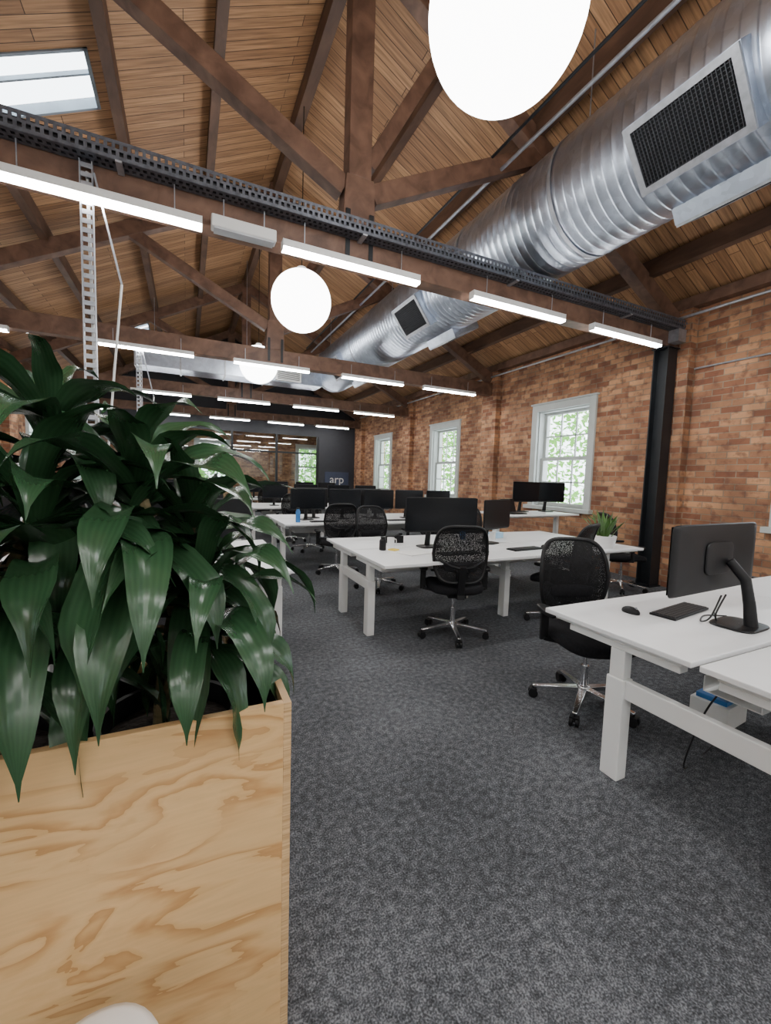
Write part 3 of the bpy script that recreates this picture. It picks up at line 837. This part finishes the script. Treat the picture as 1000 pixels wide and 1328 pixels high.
def keyboard():
    e = thing('keyboard', 'slim black computer keyboard on a desk', 'keyboard', group='keyboards')
    m = MB(); m.box(-.21, .21, -.065, .065, 0, .012); m.obj('body', BLACKP, e, False, .003)
    m = MB()
    for i in range(20):
        for j in range(6): m.box(-.20+i*.02, -.184+i*.02, -.058+j*.0195, -.042+j*.0195, .012, .017)
    o = m.obj('keys', plain('key_black', (.02, .02, .023), .5), e, False); o['kind'] = 'stuff'
    return e
K0 = keyboard(); K0.location = (2.50, 1.37, DH); K0.rotation_euler = (0, 0, R(8))
for x, y, r in [(2.35, 3.27, 3), (3.2, 3.3, 5), (1.9, 6.2, 0), (3.2, 6.2, 0), (0, 3.25, 0)]: clone(K0, (x, y, DH), R(r))
def mouse():
    e = thing('computer_mouse', 'small black computer mouse on a desk', 'mouse', group='mice')
    m = MB(); m.sphere((0, 0, .008), .05, 20, 12, (.62, 1.0, .55)); m.v = [(x, y, max(0, z)) for x, y, z in m.v]
    m.obj('body', BLACKP, e)
    m = MB(); m.cyl((-.003, -.028, .032), (.003, -.028, .032), .007, 10); m.obj('scroll_wheel', GALV, e)
    return e
M0 = mouse(); M0.location = (2.21, 1.46, DH)
for x, y in [(2.66, 3.28), (3.5, 3.32)]: clone(M0, (x, y, DH))
CB2 = plain('black_cable', (.012, .012, .013), .5)
for pts, lab in (([(2.40, 1.13, DH+.17), (2.38, 1.16, DH+.05), (2.42, 1.22, DH+.006), (2.55, 1.27, DH+.006), (2.66, 1.22, DH+.006)], 'thin black monitor cable looping on the white desk'),
                 ([(2.44, 1.13, DH+.17), (2.45, 1.17, DH+.06), (2.52, 1.2, DH+.006), (2.66, 1.28, DH+.006)], 'thin black monitor cable looping on the white desk'),
                 ([(2.3, .95, .51), (2.28, .98, .56), (2.22, 1.05, .40), (2.2, 1.10, .2), (2.26, 1.15, .006), (2.6, 1.2, .006)], 'black power cable hanging from the basket to the carpet')):
    P2 = [Vector(p) for p in pts]; out = []
    for i in range(len(P2)-1):
        p0, p1, p2, p3 = P2[max(i-1, 0)], P2[i], P2[i+1], P2[min(i+2, len(P2)-1)]
        for s in range(6):
            t = s/6
            out.append(.5*((2*p1)+(-p0+p2)*t+(2*p0-5*p1+4*p2-p3)*t*t+(-p0+3*p1-3*p2+p3)*t**3))
    out.append(P2[-1])
    m = MB(); m.tube(out, .004, 6); o = m.obj('power_cable', CB2); tag(o, lab, 'cable')

def bottle(x, y, mat, lab, h=.16):
    e = thing('water_bottle', lab, 'bottle', (x, y, DH))
    m = MB(); m.lathe([(.001, 0), (.032, 0), (.034, .01), (.034, h*.72), (.02, h*.86), (.02, h*.9), (.001, h*.9)], 20); m.obj('body', mat, e)
    m = MB(); m.lathe([(.001, h*.9), (.023, h*.9), (.023, h), (.001, h)], 16); m.obj('cap', BLACKP, e)
bottle(1.72, 3.66, BLACKP, 'small black water bottle standing on a white desk', .13)
bottle(2.98, 4.1, BLUE, 'blue water bottle standing on a white desk', .2)
bottle(2.7, 6.3, PAPER, 'white water bottle standing on a white desk', .22)
bottle(1.5, 6.2, BLUE, 'blue water bottle standing on a white desk', .22)
bottle(3.95, 6.3, BLACKP, 'small black water bottle standing on a white desk', .2)
e = thing('notebook', 'open white notebook on a white desk', 'notebook', (1.95, 3.42, DH), R(15))
for s in (-1, 1):
    m = MB(); m.box(min(0, s*.15), max(0, s*.15), -.10, .10, 0, .009); m.obj('page_block', PAPER, e, False, .002)
e = thing('sticky_notes', 'yellow sticky note pad on a white desk', 'note pad', (1.82, 3.62, DH), R(30))
m = MB(); m.box(-.04, .04, -.04, .04, 0, .012); m.obj('pad', YELLOW, e, False)
MG = thing('mug', 'white ceramic mug on a white desk', 'mug', (1.9, 3.85, DH), group='mugs')
m = MB(); m.lathe([(.001, 0), (.036, 0), (.038, .01), (.038, .09), (.034, .09), (.033, .012), (.001, .01)], 20); m.obj('cup', CERAMIC, MG)
m = MB(); m.tube([(.036, 0, .075), (.06, 0, .07), (.065, 0, .045), (.06, 0, .025), (.037, 0, .02)], .005, 8); m.obj('handle', CERAMIC, MG)
for x, y in ((3.3, 3.95), (2.1, 6.25), (3.6, 6.2)): clone(MG, (x, y, DH), x)
e = thing('desk_phone', 'black desk phone with handset on a white desk', 'phone', (2.05, 4.12, DH), R(170))
m = MB(); m.hexa([(-.10, -.10, 0), (.10, -.10, 0), (.10, .10, 0), (-.10, .10, 0), (-.10, -.10, .02), (.10, -.10, .02), (.10, .10, .08), (-.10, .10, .08)]); m.obj('body', BLACKP, e, False, .004)
m = MB(); m.beam((-.07, -.09, .045), (-.07, .09, .10), .04, .025); m.obj('handset', BLACKP, e, False, .006)
e = thing('tissue_box', 'blue and white tissue box on a white desk', 'tissue box', (3.45, 4.1, DH), R(12))
m = MB(); m.box(-.11, .11, -.06, .06, 0, .07); m.obj('carton', plain('pale_blue', (.35, .55, .72), .6), e, False, .003)
m = MB(); m.lathe([(.03, .07), (.02, .09), (.035, .12), (.01, .10)], 9); m.obj('tissue', PAPER, e)
e = thing('laptop', 'open black laptop on the raised desk', 'laptop', (4.6, 5.0, .93), R(10))
m = MB(); m.box(-.16, .16, -.11, .11, 0, .014); m.obj('base', BLACKP, e, False, .003)
m = MB(); m.beam((0, .11, .014), (0, .17, .22), .32, .008, up=(0, 1, 0)); m.obj('lid', SCREEN, e, False)
e = thing('storage_box', 'white storage carton with blue tray on the floor under the desk', 'box', (2.95, 1.35, .0), R(5))
m = MB(); m.box(-.13, .13, -.10, .10, 0, .14); m.obj('carton', PAPER, e, False, .004)
m = MB(); m.box(-.11, .11, -.08, .08, .14, .17); m.obj('tray', BLUE, e, False, .004)

# ------------------------------------------------------------------ plants
def add_leaf(m, base, az, el, L, W, droop, rnd, twist=0, seg=14):
    d0 = Vector((math.cos(az), math.sin(az), 0)); side0 = Vector((-math.sin(az), math.cos(az), 0))
    p = Vector(base); e = el; st = L/seg
    bendside = rnd.uniform(-.35, .35)
    o = len(m.v)
    for i in range(seg+1):
        t = i/seg
        dh = (d0+side0*bendside*t).normalized()
        dr = dh*math.cos(e)+Vector((0, 0, 1))*math.sin(e)
        sd = dr.cross(Vector((0, 0, 1)))
        if sd.length < .05: sd = -side0.copy()
        sd = (-sd).normalized() if sd.dot(side0) < 0 else sd.normalized()
        nn = dr.cross(sd).normalized()
        tw = twist*t; sd2 = sd*math.cos(tw)+nn*math.sin(tw); nn2 = dr.cross(sd2).normalized()
        if nn2.z < 0 and e > -1.2: nn2 = -nn2
        w = W*.5*(.26*(1-t)**2+1.0*math.sin(math.pi*min(1, t**1.05*.93+.04))**.85)*(1-t**5)
        w = max(w, .0008)
        wav = .007*math.sin(t*15+az*3)*math.sin(math.pi*t)
        for k, uu in enumerate((-1, -.5, 0, .5, 1)):
            v = nn2*(abs(uu)**1.2*.34*w+wav*uu)
            m.v.append(tuple(p+sd2*uu*w+v)); m.uv.append((uu*.5+.5, t))
        if i < seg:
            p = p+dr*st; e = e-droop/seg*(.5+1.3*t); e = max(e, -1.5)
    for i in range(seg):
        for k in range(4):
            a = o+i*5+k; m.f.append((a, a+1, a+6, a+5))

def head(m, base, n, rnd, L=(.33, .49), W=(.064, .092), elr=(-.35, 1.35), scale=1):
    for i in range(n):
        f = i/n
        az = i*2.39996+rnd.uniform(-.3, .3)
        el = elr[0]+(elr[1]-elr[0])*f+rnd.uniform(-.15, .15)
        LL = rnd.uniform(*L)*scale*(1-.3*f**3)
        if math.sin(az) > .3: LL *= .85
        b = Vector(base)+Vector((0, 0, -.15+.19*f))
        add_leaf(m, b, az, el, LL, rnd.uniform(*W)*(1-.35*f**4), rnd.uniform(1.6, 2.8)*(1-.3*f), rnd, rnd.uniform(-.7, .7))

plants = [
    (-.04, 1.10, [(-.10, 1.07, 1.38, 32, 1.0), (.01, 1.12, 1.27, 29, .95), (.035, 1.06, 1.15, 24, .84)]),
    (-.40, 1.10, [(-.27, 1.16, 1.50, 25, .88), (-.27, 1.04, 1.32, 33, 1.02), (-.42, 1.0, 1.16, 26, .95), (-.20, 1.08, 1.14, 24, .82)]),
    (-.76, 1.10, [(-.55, 1.07, 1.46, 28, .95), (-.74, 1.1, 1.60, 22, .95), (-.62, 1.0, 1.2, 22, 1)]),
]
TOPZ = .90
for pi, (px, py, hs) in enumerate(plants):
    rnd = random.Random(140+pi)
    pot = thing('nursery_pot', 'round black plastic nursery pot set inside the plywood planter', 'plant pot', (px, py, .44), group='nursery pots')
    m = MB(); m.lathe([(.001, 0), (.115, 0), (.145, .37), (.155, .375), (.155, .405), (.142, .405), (.138, .35), (.115, .35)], 32); m.obj('pot_body', BLACKP, pot)
    m = MB(); m.lathe([(.001, .365), (.07, .37), (.137, .355)], 32); m.obj('soil', SOIL, pot)
    e = thing('dracaena_plant', 'tall dracaena plant with long glossy dark green drooping leaves in planter', 'plant', (px, py, .80))
    m = MB(); m.uv = []
    for hx, hy, hz, n, sc in hs:
        head(m, (hx-px, hy-py, hz-.80), n, rnd, scale=sc)
    m.obj('foliage', LEAF, e, ang=80)
    for i, (hx, hy, hz, n, sc) in enumerate(hs):
        a = i*2.1; bx, by = .05*math.cos(a), .05*math.sin(a)
        m = MB(); pts = []
        for j in range(9):
            t = j/8; pts.append((bx+(hx-px-bx)*t**1.4, by+(hy-py-by)*t**1.4, t*(hz-.80+.02)))
        m.tube(pts, [.016-.004*j/8 for j in range(9)], 10); m.obj('cane_stem', CANE, e)
e = thing('plywood_planter', 'pale plywood rectangular planter box with exposed ply edges', 'planter', (0, 0, 0))
PX0, PX1, PY0, PY1 = -1.0, .215, .925, 1.285
t = .018
m = MB(); m.box(PX0, PX1-t, PY0, PY0+t, 0, TOPZ); m.obj('front_panel', PLY, e, False, .001)
m = MB(); m.box(PX0, PX1-t, PY1-t, PY1, 0, TOPZ); m.obj('back_panel', PLY, e, False, .001)
m = MB(); m.box(PX1-t, PX1, PY0, PY1, 0, TOPZ); m.obj('side_panel', PLYEDGE, e, False, .001)
m = MB(); m.box(PX0-t, PX0, PY0, PY1, 0, TOPZ); m.obj('side_panel', PLYEDGE, e, False, .001)
m = MB(); m.box(PX0, PX1-t, PY0+t, PY1-t, .40, .44); m.obj('inner_shelf', BLACKP, e, False)
m = MB(); a, b_, c, d = PX0+.002, PX1-t-.002, PY0+t+.002, PY1-t-.002
m.box(a, b_, c, c+.003, .44, .875); m.box(a, b_, d-.003, d, .44, .875); m.box(b_-.003, b_, c+.003, d-.003, .44, .875); m.box(a, a+.003, c+.003, d-.003, .44, .875)
m.obj('black_inner_sheet', BLACKP, e, False)  # thin black sheets that make the planter's inner faces dark

e = thing('potted_plant', 'small spiky green plant in a white pot on the desk end', 'plant', (4.22, 3.17, DH))
m = MB(); m.lathe([(.001, 0), (.10, 0), (.115, .02), (.135, .13), (.13, .135), (.122, .12), (.10, .10), (.001, .10)], 32); m.obj('pot', CERAMIC, e)
m = MB(); m.lathe([(.001, .112), (.118, .108)], 24); m.obj('soil', SOIL, e)
m = MB(); m.uv = []; rnd = random.Random(5)
for i in range(38):
    r = rnd.uniform(0, .07); a = rnd.uniform(0, 6.28)
    add_leaf(m, (r*math.cos(a), r*math.sin(a), .10), a, rnd.uniform(.75, 1.45), rnd.uniform(.20, .36), rnd.uniform(.028, .040), rnd.uniform(.1, .7), rnd, 0, 8)
m.obj('foliage', LEAFY, e, ang=80)

e = thing('stool', 'low white round-edged stool with black legs beside planter', 'stool', (-.145, .66, 0))
m = MB(); m.cushion(0, 0, .415, .465, .115, .165, 40, 2.2); m.obj('seat', CERAMIC, e, ang=60)
for k in range(4):
    a = R(45+90*k); m = MB(); m.cyl((.08*math.cos(a), .10*math.sin(a), .42), (.13*math.cos(a), .15*math.sin(a), 0), .012, 10); m.obj('leg', BLACKS, e)

# ------------------------------------------------------------------ world, camera
w = bpy.data.worlds.new('World'); bpy.context.scene.world = w; w.use_nodes = True
bg = w.node_tree.nodes['Background']; bg.inputs[0].default_value = (.86, .93, 1.0, 1); bg.inputs[1].default_value = 7.5

cam = bpy.data.cameras.new('Camera'); co = bpy.data.objects.new('Camera', cam); COL.objects.link(co)
F = 544.3
Dc = Vector((-258, 52, -F)).normalized()
Xc = Vector((1150, 9, -F)); Xc = (Xc-Dc*Xc.dot(Dc)).normalized()
Zc = Xc.cross(Dc)
rot = Matrix((Xc, Dc, Zc))
co.matrix_world = Matrix.Translation((0, 0, 1.42)) @ rot.to_4x4()
cam.sensor_fit = 'HORIZONTAL'; cam.sensor_width = 36; cam.lens = F/1000*36
cam.clip_start = .05
bpy.context.scene.camera = co
